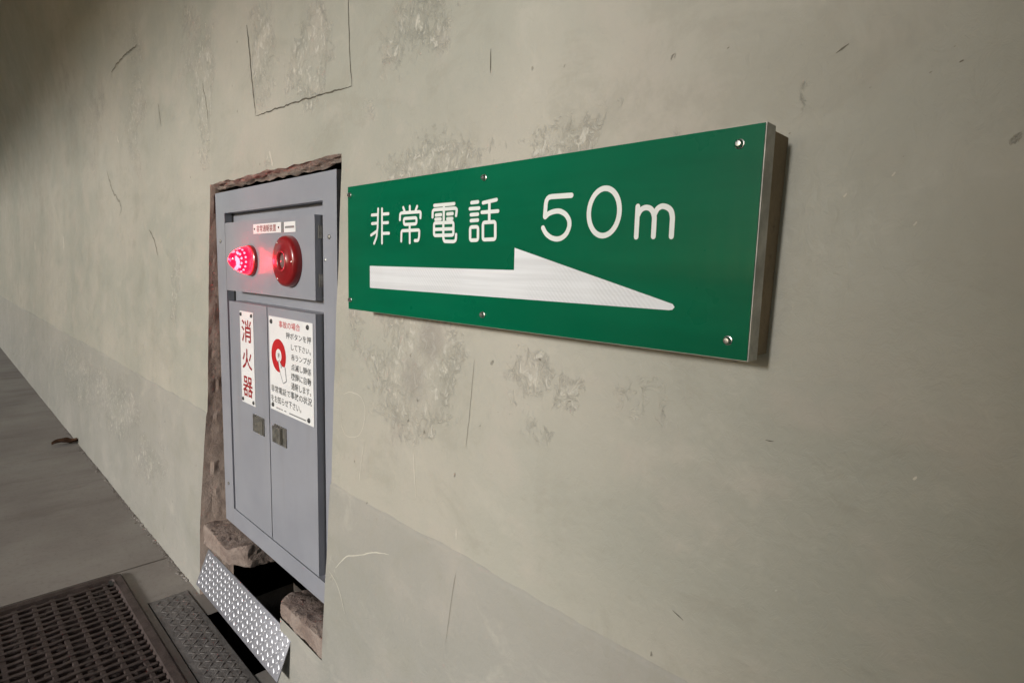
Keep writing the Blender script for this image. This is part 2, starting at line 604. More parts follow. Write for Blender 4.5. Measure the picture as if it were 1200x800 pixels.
zz = [0.0 + .025 * i for i in range(73)] + [HT]
def front_y(z, x): return prof(z) + und(x, z) - (LIFT_LOW if z < .835 else 0)
rough_strip('jamb', [(left_edge(z), front_y(z, left_edge(z)), z) for z in zz], .12, 9, .007, M['jamb'], (1, 0, lambda z: .028 + .055 * max(0, .85 - z)))
rough_strip('jamb', [(right_edge(z), front_y(z, right_edge(z)), z) for z in zz], .12, 7, .008, M['jamb'], (-1, 0, -.004))
rough_strip('lintel', [(x, up_y(x, HT), HT + rag(x)) for x in [-2.651 + 1.094 * i / 72 for i in range(73)]], .036, 5, .006, M['lintel'], (0, -1, .020))
# hollow behind the cabinet
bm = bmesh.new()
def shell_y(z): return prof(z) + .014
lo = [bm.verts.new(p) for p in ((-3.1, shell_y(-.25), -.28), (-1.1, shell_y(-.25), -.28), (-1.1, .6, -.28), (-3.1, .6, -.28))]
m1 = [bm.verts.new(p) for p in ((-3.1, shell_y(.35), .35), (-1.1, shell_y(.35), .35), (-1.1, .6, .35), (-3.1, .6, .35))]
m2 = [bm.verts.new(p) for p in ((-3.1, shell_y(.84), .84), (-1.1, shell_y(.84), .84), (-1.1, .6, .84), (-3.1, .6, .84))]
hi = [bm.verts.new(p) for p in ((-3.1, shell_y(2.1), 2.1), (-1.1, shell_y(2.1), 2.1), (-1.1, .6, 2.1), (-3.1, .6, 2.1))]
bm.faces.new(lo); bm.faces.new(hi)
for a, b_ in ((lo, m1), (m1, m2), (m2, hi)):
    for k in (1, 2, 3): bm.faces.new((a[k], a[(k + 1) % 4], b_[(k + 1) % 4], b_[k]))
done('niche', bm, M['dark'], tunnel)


def ribbon(name, pts, width, mat, lift=.0007, taper=True, step=.012, wob=.0):
    """thin mark lying on the wall along (x, z) points"""
    P = [Vector(p) for p in pts]
    S = [P[0]]
    for i in range(len(P) - 1):
        p0, p1, p2, p3 = P[max(i - 1, 0)], P[i], P[i + 1], P[min(i + 2, len(P) - 1)]
        n = max(2, int((p2 - p1).length / step))
        for k in range(1, n + 1):
            t = k / n
            S.append(.5 * ((2 * p1) + (p2 - p0) * t + (2 * p0 - 5 * p1 + 4 * p2 - p3) * t * t + (3 * p1 - p0 - 3 * p2 + p3) * t ** 3))
    bm = bmesh.new()
    prev = None
    n = len(S)
    for i, s in enumerate(S):
        d = (S[min(i + 1, n - 1)] - S[max(i - 1, 0)]).normalized()
        nn = Vector((-d.y, d.x))
        if wob: s = s + nn * wob * (noise.noise(Vector((s.x * 30, s.y * 30, 3))) + .6 * noise.noise(Vector((s.x * 90, s.y * 90, 5))))
        t = i / (n - 1)
        h = width / 2 * ((.25 + .75 * min(1, 5 * min(t, 1 - t))) if taper else 1) * (.75 + .5 * noise.noise(Vector((s.x * 60, s.y * 60, 0))))
        vs = []
        for q in (s + nn * h, s - nn * h):
            vs.append(bm.verts.new((q.x, wy(q.x, q.y) - lift, q.y)))
        if prev: bm.faces.new((prev[0], prev[1], vs[1], vs[0]))
        prev = vs
    return done(name, bm, mat, tunnel)


# outline of a mortared-up rectangle high on the wall, cracks, joints, scratches
ribbon('patch_joint', [(-2.254, 2.45), (-2.205, 2.2), (-2.16, 2.019)], .006, M['crack'], .0015, wob=.004)
ribbon('patch_joint', [(-2.16, 2.019), (-1.8, 2.01), (-1.499, 1.994)], .006, M['crack'], wob=.004)
ribbon('patch_joint', [(-1.499, 1.994), (-1.512, 2.1), (-1.523, 2.26)], .0045, M['crack'], wob=.003)
ribbon('crack', [(-.936, 1.962), (-.935, 1.912)], .0028, M['crack'], wob=.001)
ribbon('crack', [(-4.25, 2.60), (-3.95, 2.62), (-3.65, 2.61)], .010, M['crack2'], .003, wob=.01)
ribbon('crack', [(-3.367, 2.274), (-3.326, 2.158)], .009, M['crack2'], wob=.004)
ribbon('crack', [(-2.72, 2.25), (-2.68, 2.15), (-2.66, 2.08)], .007, M['crack2'], wob=.008)
ribbon('joint', [(-.941, 1.30), (-.946, 1.2), (-.951, 1.10)], .0022, M['joint'], wob=.002)
ribbon('joint', [(-.958, .80), (-.966, .72), (-.975, .62)], .002, M['joint'], wob=.002)
ribbon('scratch', [(-1.377, 1.015), (-1.39, .95), (-1.398, .89)], .004, M['scr'], wob=.002)
ribbon('scratch', [(-1.15, 1.044), (-1.14, .98), (-1.13, .923)], .0035, M['scr'], wob=.001)
ribbon('scratch', [(-1.5, .596), (-1.44, .655), (-1.378, .682), (-1.3, .72), (-1.227, .742)], .0038, M['scr'], wob=.001)
ribbon('scratch', [(-1.542, .574), (-1.50, .56), (-1.465, .532), (-1.432, .484)], .0042, M['scr'], wob=.001)
ribbon('scratch', [(-1.503, 1.123), (-1.454, 1.139), (-1.40, 1.13), (-1.378, 1.09), (-1.40, 1.03), (-1.47, 1.007), (-1.509, 1.037), (-1.513, 1.088)], .003, M['scr'], wob=.003)
ribbon('scratch', [(-.97, .90), (-.968, .875)], .005, M['scr'])
ribbon('scratch', [(-2.05, 1.885), (-2.03, 1.85), (-2.025, 1.83)], .014, M['scr'], wob=.004)
ribbon('scratch', [(-.42, .95), (-.40, .942)], .002, M['crack'])
ribbon('crack', [(-.30, 1.265), (-.288, 1.266)], .003, M['crack'], wob=.002)
ribbon('crack', [(-.262, 1.798), (-.247, 1.806)], .0035, M['crack2'], wob=.003)

for a, wd, m_ in (([(-8.2, 1.66), (-8.17, 1.56)], .09, 'scr'), ([(-6.8, 1.80), (-6.83, 1.63)], .03, 'scr'), ([(-6.31, 1.68), (-6.28, 1.56)], .035, 'scr'), ([(-4.25, 2.24), (-4.22, 2.19)], .02, 'scr')):
    ribbon('drip', a, wd, M[m_], wob=.01)
ribbon('crack', [(-4.56, 2.06), (-4.43, 1.93), (-4.22, 1.82), (-4.26, 1.76)], .018, M['joint'], wob=.012)
ribbon('crack', [(-3.59, 1.664), (-3.49, 1.60), (-3.42, 1.52)], .010, M['crack2'], wob=.012)
for k, (x, z) in enumerate(((-.665, 1.256), (-.704, 1.189), (-.856, 1.197), (-.773, 1.295), (-.216, 1.744), (-.153, 1.749), (-.171, 1.654), (-.412, 1.84), (-.133, 1.775), (-.124, 1.755), (-.31, 1.70))):
    r_ = .0035 if k < 1 else random.uniform(.0008, .002)
    ribbon('chip', [(x - r_, z - r_ * .4), (x, z + r_ * .2), (x + r_, z + r_ * .5)], r_ * random.uniform(.7, 1.5), M['crack2' if k % 2 else 'joint'], step=.0008, wob=.002)
for (x, z) in ((-.179, 1.632), (-.15, 1.57), (-.231, 1.61), (-.365, 1.574), (-.118, 1.259)):
    ribbon('chip', [(x - .002, z - .002), (x, z), (x + .0015, z + .003)], .0026, M['scr'], step=.002)

# unseen screen added across the road; its opening shapes the sunlight on the wall
light_screen = empty('added_light_screen', (-10, -8, 0))
tag(light_screen, 'concrete screen added out of view across the road to shape the sunlight', 'wall')
yo, zo = YC + RV * math.cos(R(TH_END)), ZC + RV * math.sin(R(TH_END))
abox('screen_sill', -24, 35, -8.6, -8.3, -.35, .75, M['block'], light_screen, .01)
abox('screen_beam', -24, 35, yo - .5, yo - .01, zo - .12, zo + .35, M['block'], light_screen, .01)  # added with the screen; its underside shades the upper wall
EDGE_X = -.3
abox('added_shade_wall', EDGE_X, EDGE_X + 2.2, -8.55, -8.25, .75, zo + .3, M['block'], light_screen, .01)  # solid stretch added to fade the sunlight towards the right

# closely set posts added along the opening to dim the sun further left
x = -3.5
while x > -24:
    wd = .045 if x > -5 else (.085 if x > -7 else .12)
    abox('added_shade_post', x - wd / 2, x + wd / 2, -8.52, -8.36, .751, zo - .121, M['block'], light_screen, 0)
    x -= .345
# ------------------------------------------------------------------ ground
gr = abox('ground', -400, 400, -420, -8.2, -.6, -.5, M['earth'], None, 0)
tag(gr, 'grassy earth outside the added light screen', None, None, 'structure')
rd = abox('road', -60, 35, -8.35, -1.45, -.45, -.25, M['asphalt'], None, 0)
tag(rd, 'concrete road through the tunnel', None, None, 'structure')

# walkway: slab with openings for the covers and the pocket below the cabinet
xs = [-60, -30, -16, -10, -7, -5, -4, -3.6, -3.155, -3.145, -3.13, -2.765, -2.50, -2.0, -1.2, 0, 4, 12, 35]
ys = [-1.45, -.80, -.262, -.238, -.078, .0]
bm = bmesh.new()
vv = {}
def gv(i, j):
    if (i, j) not in vv: vv[(i, j)] = bm.verts.new((xs[i], ys[j], 0))
    return vv[(i, j)]
for i in range(len(xs) - 1):
    for j in range(len(ys) - 1):
        cx_, cy_ = (xs[i] + xs[i + 1]) / 2, (ys[j] + ys[j + 1]) / 2
        if -3.13 < cx_ < -1.2 and -.80 < cy_ < -.262: continue
        if -2.765 < cx_ < -1.2 and -.238 < cy_ < -.078: continue
        if -2.5 < cx_ < -2.0 and -.078 < cy_ < 0: continue
        if -3.155 < cx_ < -3.145: continue
        bm.faces.new((gv(i, j), gv(i + 1, j), gv(i + 1, j + 1), gv(i, j + 1)))
r_ = bmesh.ops.extrude_face_region(bm, geom=bm.faces[:])
for g in r_['geom']:
    if isinstance(g, bmesh.types.BMVert): g.co.z = -.3
walk = done('walkway', bm, M['floor'])
tag(walk, 'worn brown-grey concrete walkway at the foot of the wall', None, None, 'structure')
bm = bmesh.new()
box(bm, -3.16, -3.14, -1.44, -.01, -.02, -.006)
done('joint', bm, M['crack'], walk)
# pocket under the tread plate
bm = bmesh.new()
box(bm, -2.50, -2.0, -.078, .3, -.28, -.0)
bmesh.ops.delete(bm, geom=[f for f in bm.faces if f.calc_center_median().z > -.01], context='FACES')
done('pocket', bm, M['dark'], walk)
# dirt line and crumbs in the corner between wall and walkway
bm = bmesh.new()
for k in range(600):
    x = -2.85 - abs(random.gauss(0, 2.2))
    y = prof(0) - .004 - abs(random.gauss(0, .012))
    s = random.uniform(.001, .0035) if k % 9 else random.uniform(.004, .009)
    m4 = Matrix.Translation((x, y, s * .3)) @ Matrix.Rotation(random.uniform(0, 3), 4, 'Z') @ Matrix.Diagonal((s * random.uniform(1, 2), s, s * .6, 1))
    bmesh.ops.create_icosphere(bm, subdivisions=1, radius=1, matrix=m4)
o = done('grit', bm, M['floor'], walk)
o['kind'] = 'stuff'

# ------------------------------------------------------------------ green sign
X0, X1, Z0, Z1, YF = -1.358, -.309, 1.387, 1.698, -.05
sign = empty('direction_sign', ((X0 + X1) / 2, .03, Z0))
tag(sign, 'green emergency telephone sign with white arrow and 50m lettering', 'sign')
abox('face', X0, X1, YF, YF + .0025, Z0, Z1, M['green'], sign, .0006, 1)
bm = bmesh.new()
e = .0012
box(bm, X0 - e, X0 + .004, YF + .0022, YF + .032, Z0 - e, Z1 + e)
box(bm, X1 - .004, X1 + e, YF + .0022, YF + .032, Z0 - e, Z1 + e)
box(bm, X0 + .004, X1 - .004, YF + .0024, YF + .0318, Z0 - e, Z0 + .004)
box(bm, X0 + .004, X1 - .004, YF + .0024, YF + .0318, Z1 - .004, Z1 + e)
done('edge_frame', bm, M['alu'], sign)
for zb in (1.675, 1.411):
    abox('mounting_rail', X0 + .03, X1 - .03, YF + .006, YF + .04, zb - .015, zb + .015, M['alu'], sign, .002)
    for xb in (-1.3, -.842, -.36):
        abox('standoff', xb - .015, xb + .015, YF + .04, .05, zb - .013, zb + .013, M['alu'], sign, .002)
bm = bmesh.new()
box(bm, X1 - .022, X1 - .0025, YF + .0325, .055, Z0 + .004, Z1 - .003)
box(bm, X0 + .06, X1 - .023, YF + .0415, .055, Z0 + .004, Z0 + .022)
box(bm, X0 + .06, X1 - .023, YF + .0415, .055, Z1 - .021, Z1 - .003)
done('backing_frame', bm, M['wood'], sign)
for (xb, zb) in ((-1.347, 1.677), (-.842, 1.676), (-.341, 1.675), (-1.347, 1.411), (-.838, 1.410), (-.337, 1.412)):
    bm = bmesh.new()
    lathe_y(bm, [(.0066, YF), (.0066, YF - .0012), (.0054, YF - .0016), (.0052, YF - .005), (.0036, YF - .0068), (0, YF - .0072)], xb, zb, 16)
    done('bolt', bm, M['steel'], sign, smooth=True)

GLY = {
 'kanji_character': [
  [(0, [(-12160, 16360), (-12184, 15914), (-12232, 15690), (-12340, 15546)]), (0, [(-12441, 16227), (-12201, 16225)]), (0, [(-12430, 16022), (-12201, 16024)]), (0, [(-12467, 15747), (-12214, 15835)]), (0, [(-11984, 16351), (-11984, 15548)]), (0, [(-11967, 16227), (-11710, 16225)]), (0, [(-11967, 16022), (-11721, 16022)]), (0, [(-11957, 15777), (-11680, 15774)])],
  [(0, [(-11121, 16336), (-11072, 16258)]), (0, [(-10868, 16347), (-10864, 16248)]), (0, [(-10591, 16331), (-10645, 16246)]), (0, [(-11247, 16069), (-11237, 16197), (-11189, 16218), (-10494, 16212), (-10455, 16190), (-10463, 16082)]), (1, [(-11092, 16087), (-10608, 16088), (-10606, 15955), (-11080, 15954)]), (0, [(-10860, 15934), (-10852, 15544)]), (0, [(-11184, 15585), (-11175, 15817), (-10524, 15817), (-10494, 15799), (-10502, 15658), (-10536, 15587), (-10662, 15589)])],
  [(0, [(-9977, 16317), (-9316, 16315)]), (0, [(-10033, 16078), (-10026, 16206), (-9980, 16228), (-9271, 16223), (-9227, 16193), (-9250, 16077)]), (0, [(-9651, 16298), (-9648, 16006)]), (0, [(-9917, 16113), (-9740, 16115)]), (0, [(-9929, 16023), (-9750, 16024)]), (0, [(-9531, 16118), (-9355, 16118)]), (0, [(-9528, 16018), (-9361, 16016)]), (1, [(-9970, 15946), (-9322, 15944), (-9318, 15682), (-9965, 15685)]), (0, [(-9960, 15813), (-9330, 15811)]), (0, [(-9650, 15946), (-9645, 15627), (-9608, 15557), (-9297, 15547), (-9233, 15579), (-9227, 15689)])],
  [(0, [(-8780, 16305), (-8587, 16309)]), (0, [(-8825, 16188), (-8550, 16186)]), (0, [(-8789, 16069), (-8580, 16071)]), (0, [(-8785, 15953), (-8576, 15956)]), (1, [(-8800, 15826), (-8566, 15827), (-8560, 15568), (-8794, 15566)]), (0, [(-8433, 16281), (-8055, 16317)]), (0, [(-8250, 16284), (-8244, 15925)]), (0, [(-8460, 16100), (-8003, 16102)]), (1, [(-8419, 15902), (-8070, 15905), (-8060, 15576), (-8410, 15573)])],
 ],
 'letter': [[(0, [(-4930, 16020), (-4930, 15560)]), (0, [(-4925, 15880), (-4880, 15965), (-4800, 16000), (-4715, 15985), (-4660, 15930), (-4630, 15850), (-4630, 15560)]), (0, [(-4630, 15890), (-4590, 15970), (-4515, 16005), (-4430, 15985), (-4360, 15935), (-4330, 15840), (-4330, 15555)])]],
 'numeral': [
  [(0, [(-6240, 16275), (-6800, 16285), (-6820, 15950)]), (0, [(-6812, 15942), (-6730, 16000), (-6600, 16030), (-6480, 16030), (-6340, 15965), (-6262, 15860), (-6255, 15760), (-6310, 15640), (-6420, 15565), (-6540, 15550), (-6680, 15585), (-6790, 15660), (-6855, 15755)])],
  [(1, [(-5560 + 300 * math.cos(2 * math.pi * k / 28), 15965 + 375 * math.sin(2 * math.pi * k / 28)) for k in range(28)])]],
}
for name, glyphs in GLY.items():
    for g in glyphs:
        bm = bmesh.new()
        for i, (cl, pts) in enumerate(g):
            wd = .0072 if name == 'kanji_character' else (.0088 if name == 'numeral' else .0082)
            stroke(bm, [(x / 10000, z / 10000) for x, z in pts], wd, YF - .0006 - i * .00012, bool(cl), rad=.012 if name == 'numeral' else .005)
        done(name, bm, M['letter'], sign)
bm = bmesh.new()
bm.faces.new([bm.verts.new((x, YF - .0008, z)) for x, z in ((-1.253, 1.446), (-.430, 1.4475), (-.424, 1.4485), (-.4205, 1.4525), (-.424, 1.457), (-.754, 1.541), (-.754, 1.5), (-1.253, 1.5))])
done('arrow', bm, M['white'], sign)

# ------------------------------------------------------------------ cabinet
FX0, FX1, FZ0, FZ1, FY = -2.616, -1.599, .358, 1.781, .05
OX0, OX1, OZ0, OZ1 = -2.518, -1.686, .436, 1.696
cab = empty('fire_equipment_cabinet', ((FX0 + FX1) / 2, .2, FZ0))
tag(cab, 'grey steel fire extinguisher cabinet with red alarm lamp set in the wall', 'cabinet')
bm = bmesh.new()
def frame(bm, a, b_, y0, y1):
    (ax0, ax1, az0, az1), (bx0, bx1, bz0, bz1) = a, b_
    def ring(x0, x1, z0, z1, y): return [bm.verts.new(p) for p in ((x0, y, z0), (x1, y, z0), (x1, y, z1), (x0, y, z1))]
    of, inf, ob, inb = ring(ax0, ax1, az0, az1, y0), ring(bx0, bx1, bz0, bz1, y0), ring(ax0, ax1, az0, az1, y1), ring(bx0, bx1, bz0, bz1, y1)
    for k in range(4):
        j = (k + 1) % 4
        bm.faces.new((of[k], of[j], inf[j], inf[k]))
        bm.faces.new((of[k], ob[k], ob[j], of[j]))
        bm.faces.new((inf[k], inf[j], inb[j], inb[k]))
        bm.faces.new((ob[k], inb[k], inb[j], ob[j]))
frame(bm, (FX0, FX1, FZ0, FZ1), (OX0, OX1, OZ0, OZ1), FY, FY + .028)
done('front_frame', bm, M['grey'], cab, smooth=True, bevel=.002)
abox('back_plate', OX0 - .02, OX1 + .02, .086, .089, OZ0 - .02, OZ1 + .02, M['grey'], cab, 0)
bm = bmesh.new()
frame(bm, (OX0 - .012, OX1 + .012, OZ0 - .012, OZ1 + .012), (OX0 - .004, OX1 + .004, OZ0 - .004, OZ1 + .004), FY + .026, .0858)
done('recess_lining', bm, M['recess'], cab)
bm = bmesh.new()
box(bm, FX0 + .03, FX1 - .03, .0905, .34, FZ0 + .03, FZ1 - .03)
done('housing', bm, M['recess'], cab)
# alarm box, upper part
BY = .026
ab = abox('alarm_box', -2.446, -1.692, BY, .0855, 1.387, 1.652, M['grey'], cab, .004)
for zc in (1.60, 1.45):
    abox('hinge', -1.6935, -1.688, BY + .012, BY + .03, zc - .02, zc + .02, M['latch'], ab, .0015)
# doors
DY = .025
ld = abox('door', -2.425, -2.0615, DY, .0855, .472, 1.345, M['grey'], cab, .003)
rd_ = abox('door', -2.0555, -1.692, DY, .0855, .472, 1.345, M['grey'], cab, .003)
# latches
def latch(parent, x0, x1, z0, z1, open_):
    o = abox('latch', x0, x1, DY - .004, DY + .001, z0, z1, M['latch'], parent, .0015)
    if open_:
        abox('latch_plate', x0 + .004, x1 - .028, DY - .013, DY - .005, z0 + .006, z1 - .004, M['latch'], parent, .002)
    else:
        abox('latch_plate', x0 + .006, x1 - .006, DY - .0065, DY - .0042, z0 + .005, z1 - .005, M['latch'], parent, .001)
latch(ld, -2.205, -2.104, .857, .924, False)
latch(rd_, -2.012, -1.915, .858, .926, True)


def pinhead(x, z, y, r, mat, parent, name='screw'):
    bm = bmesh.new()
    lathe_y(bm, [(r, y), (r * .95, y - r * .3), (r * .6, y - r * .55), (0, y - r * .65)], x, z, 12)
    return done(name, bm, mat, parent, smooth=True)


for (x, z) in ((-1.645, 1.584), (-2.57, 1.584), (-1.645, .542), (-2.57, .534)):
    pinhead(x, z, FY, .0075, M['latch'], cab)
pinhead(-1.672, 1.514, FY, .005, M['steel'], cab)
# extinguisher plaque on the left door
PY = DY - .0012
pl = abox('extinguisher_plaque', -2.311, -2.181, PY - .001, DY - .0002, .955, 1.3135, M['plaque'], ld, .0005, 1)
tag(pl, 'white plaque with red 消火器 lettering')
ty = PY - .0014
for ch, za, zb in (('消', 1.195, 1.282), ('火', 1.09, 1.170), ('器', .982, 1.062)):
    text('lettering', ch, -2.296, -2.201, za, zb, ty, M['print_dkred'], pl, .012)
for (x, z) in ((-2.298, 1.301), (-2.196, 1.301), (-2.298, .968), (-2.196, .968)):
    pinhead(x, z, PY - .001, .0075, M['print_black'], pl)
# instruction poster on the right door
po = abox('instruction_plaque', -2.040, -1.708, PY - .001, DY - .0002, .978, 1.3145, M['plaque'], rd_, .0005, 1)
tag(po, 'white plaque of printed instructions with red push button drawing')
text('lettering', '事故の場合', -1.957, -1.796, 1.280, 1.304, ty, M['print_red'], po, .005)
for s, a, b_, za, zb in (('押ボタンを押', -1.902, -1.720, 1.247, 1.269), ('して下さい。', -1.864, -1.722, 1.211, 1.232), ('赤ランプが', -1.865, -1.722, 1.177, 1.199),
                         ('点滅し関係', -1.866, -1.722, 1.143, 1.166), ('機関に自動', -1.867, -1.723, 1.109, 1.134), ('通報します。', -1.868, -1.724, 1.076, 1.101),
                         ('非常電話で事故の状況', -2.031, -1.720, 1.044, 1.069), ('をお知らせ下さい。', -2.033, -1.797, 1.007, 1.033)):
    text('lettering', s, a, b_, za, zb, ty, M['print_black'], po, .007)
bm = bmesh.new(); disc(bm, -1.964, 1.180, .0585, ty, 48, .0235); done('button_drawing', bm, M['print_red'], po)
text('lettering', '押', -1.970, -1.957, 1.170, 1.190, ty - .0003, M['print_grey'], po, .01)
bm = bmesh.new()
bm.faces.new([bm.verts.new((x, ty - .0004, z)) for x, z in ((-1.966, 1.166), (-1.958, 1.167), (-1.940, 1.146), (-1.913, 1.144), (-1.904, 1.098), (-1.928, 1.086), (-1.944, 1.108), (-1.957, 1.132))])
hd = done('hand_drawing', bm, M['plaque'], po)
bm = bmesh.new()
stroke(bm, [(-1.968, 1.163), (-1.957, 1.132), (-1.944, 1.108), (-1.929, 1.086), (-1.904, 1.098), (-1.913, 1.144)], .0022, ty - .0006, rad=.003)
stroke(bm, [(-1.955, 1.166), (-1.943, 1.138), (-1.936, 1.150)], .0018, ty - .00075, rad=.002)
done('hand_outline', bm, M['print_black'], po)
for (x, z) in ((-2.018, 1.296), (-1.741, 1.299), (-2.018, .9965), (-1.741, .9935)):
    pinhead(x, z, PY - .001, .0085, M['print_black'], po)
bm = bmesh.new()
for k, (a, b_) in enumerate(((-1.99, -1.976), (-1.97, -1.958), (-1.95, -1.94), (-1.925, -1.912))):
    stroke(bm, [(a, .990), (b_, .990)], .004, ty - .0001 * k, rad=.001)
stroke(bm, [(-1.885, .989), (-1.765, .989)], .0045, ty - .0005, rad=.001)
done('small_print', bm, M['print_grey'], po)

# name label on the alarm box
LY = BY - .001
lb = abox('name_label', -2.160, -1.926, LY - .0008, BY - .0002, 1.603, 1.637, M['plaque'], ab, .0004, 1)
text('lettering', '非常通報装置', -2.130, -1.966, 1.608, 1.632, LY - .0012, M['print_dkred'], lb, .006)
pinhead(-2.148, 1.620, LY - .0008, .004, M['print_black'], lb)
pinhead(-1.945, 1.620, LY - .0008, .004, M['print_black'], lb)
sl = abox('side_label', -1.905, -1.819, LY - .0008, BY - .0002, 1.602, 1.636, M['plaque'], ab, .0004, 1)
bm = bmesh.new(); stroke(bm, [(-1.893, 1.619), (-1.831, 1.619)], .007, LY - .0012, rad=.001); done('small_print', bm, M['print_grey'], sl)
gl = abox('strip', -1.922, -1.910, LY - .0006, BY - .0002, 1.603, 1.637, M['print_grey'], ab, .0004, 1)

# alarm push button ring
RX, RZ = -1.862, 1.507
bm = bmesh.new()
lathe_y(bm, [(.084, BY), (.084, BY - .014), (.081, BY - .024), (.075, BY - .029), (.066, BY - .0305), (.041, BY - .028), (.037, BY - .033), (.031, BY - .0345), (.0275, BY - .031), (.0255, BY - .020)], RX, RZ, 64)
ring = done('push_button', bm, M['red'], ab, smooth=True, angle=60)
tag(ring, 'round red push button housing')
bm = bmesh.new()
lathe_y(bm, [(.0258, BY - .021), (.024, BY - .026), (.012, BY - .030), (0, BY - .031)], RX, RZ, 32)
done('button_cover', bm, M['clear'], ring, smooth=True)
for k in range(3):
    a = R(90 + 120 * k)
    pinhead(RX + .068 * math.cos(a + .5), RZ + .068 * math.sin(a + .5), BY - .030, .0035, M['steel'], ring)
# red lamp
LX, LZ = -2.187, 1.507
LP = [(.056, BY), (.056, BY - .010), (.053, BY - .013)]
bm = bmesh.new(); lathe_y(bm, LP + [(.050, BY - .014), (0, BY - .014)], LX, LZ, 48)
base = done('lamp_base', bm, M['redlip'], ab, smooth=True)
bm = bmesh.new()
outer = [(.0515, -.0142), (.050, -.026), (.0445, -.043), (.035, -.060), (.022, -.074), (.010, -.0805), (0, -.0825)]
inner = [(r * .93, y + .003) for r, y in reversed(outer)]
inner[0] = (0, -.0795); inner[-1] = (.0475, -.0142)
lathe_y(bm, [(r, BY + y) for r, y in outer + inner], LX, LZ, 48)
lens = done('lamp_lens', bm, M['lens'], ab, smooth=True, angle=70)
tag(lens, 'glowing red lamp dome')
bm = bmesh.new()
for (r, n, y) in ((.005, 3, -.044), (.013, 7, -.038), (.022, 11, -.029)):
    for k in range(n):
        a = 2 * math.pi * (k + .3 * r * 100) / n
        bmesh.ops.create_icosphere(bm, subdivisions=1, radius=.0034, matrix=Matrix.Translation((LX + r * math.cos(a), BY + y, LZ + r * math.sin(a))))
o = done('lamp_diodes', bm, M['diode'], lens, smooth=True)
o['kind'] = 'stuff'
pd = bpy.data.lights.new('alarm_lamp_light', 'POINT')
pd.color = (1, .03, .07)
pd.energy = .55
pd.shadow_soft_size = .012
plo = bpy.data.objects.new('alarm_lamp_light', pd)
plo.location = (LX, BY - .094, LZ)
C.objects.link(plo)

# ------------------------------------------------------------------ concrete blocks under the cabinet
def rough_block(name, corners, z0, ztop, mat, label, amp=.008):
    """corners: plan outline (x, y) anticlockwise; subdivided and chipped"""
    bm = bmesh.new()
    lo = [bm.verts.new((x, y, z0)) for x, y in corners]
    hi = [bm.verts.new((x, y, ztop[i] if isinstance(ztop, (list, tuple)) else ztop)) for i, (x, y) in enumerate(corners)]
    n = len(corners)
    bm.faces.new(lo[::-1]); bm.faces.new(hi)
    for k in range(n): bm.faces.new((lo[k], lo[(k + 1) % n], hi[(k + 1) % n], hi[k]))
    bmesh.ops.triangulate(bm, faces=bm.faces[:])
    for _ in range(6):
        long = [e for e in bm.edges if e.calc_length() > .014]
        if long:
            bmesh.ops.subdivide_edges(bm, edges=long, cuts=1)
            bmesh.ops.triangulate(bm, faces=[f for f in bm.faces if len(f.verts) > 3])
    for _ in range(2): bmesh.ops.smooth_vert(bm, verts=bm.verts[:], factor=.5, use_axis_x=True, use_axis_y=True, use_axis_z=True)
    bm.normal_update()
    for v in bm.verts:
        v.co += v.normal * (amp * noise.noise(v.co * 11) + amp * .9 * (abs(noise.noise(v.co * 27)) - .25) + amp * .5 * (abs(noise.noise(v.co * 70)) - .25))
    o = done(name, bm, mat, None, smooth=True, angle=22)
    tag(o, label, 'concrete block')
    return o

rough_block('concrete_block', [(-2.675, -.026), (-2.40, -.028), (-2.32, .03), (-2.30, .16), (-2.675, .16)], .245, [.335, .315, .345, .35, .352], M['block'],
            'rough brown concrete block below the extinguisher door side of the cabinet')
rough_block('concrete_block', [(-1.868, -.030), (-1.55, -.033), (-1.54, .0), (-1.54, .16), (-1.86, .16), (-1.892, .012)], .235, [.325, .338, .345, .322, .320, .335], M['block'],
            'rough brown concrete block below the instruction door side of the cabinet')


# ------------------------------------------------------------------ tread plates
def tread(L, W, pitch, size, h):
    """raised lozenges of a chequer plate on a length x width plane, as one mesh"""
    bm = bmesh.new()
    nx, nz = int(L / pitch), int(W / pitch)
    ox, oz = (L - (nx - 1) * pitch) / 2, (W - (nz - 1) * pitch) / 2
    for i in range(nx):
        for j in range(nz):
            x, z = ox + i * pitch, oz + j * pitch
            a = R(48) if (i + j) % 2 else R(-48)
            ca, sa = math.cos(a), math.sin(a)
            la, lb = size, size * .26
            pts = [(-la, 0), (-la * .5, -lb), (la * .5, -lb), (la, 0), (la * .5, lb), (-la * .5, lb)]
            lo = [bm.verts.new((x + p * ca - q * sa, z + p * sa + q * ca, 0)) for p, q in pts]
            hi = [bm.verts.new((x + (p * ca - q * sa) * .6, z + (p * sa + q * ca) * .6, h)) for p, q in pts]
            bm.faces.new(hi)
            for k in range(6): bm.faces.new((lo[k], lo[(k + 1) % 6], hi[(k + 1) % 6], hi[k]))
    return bm


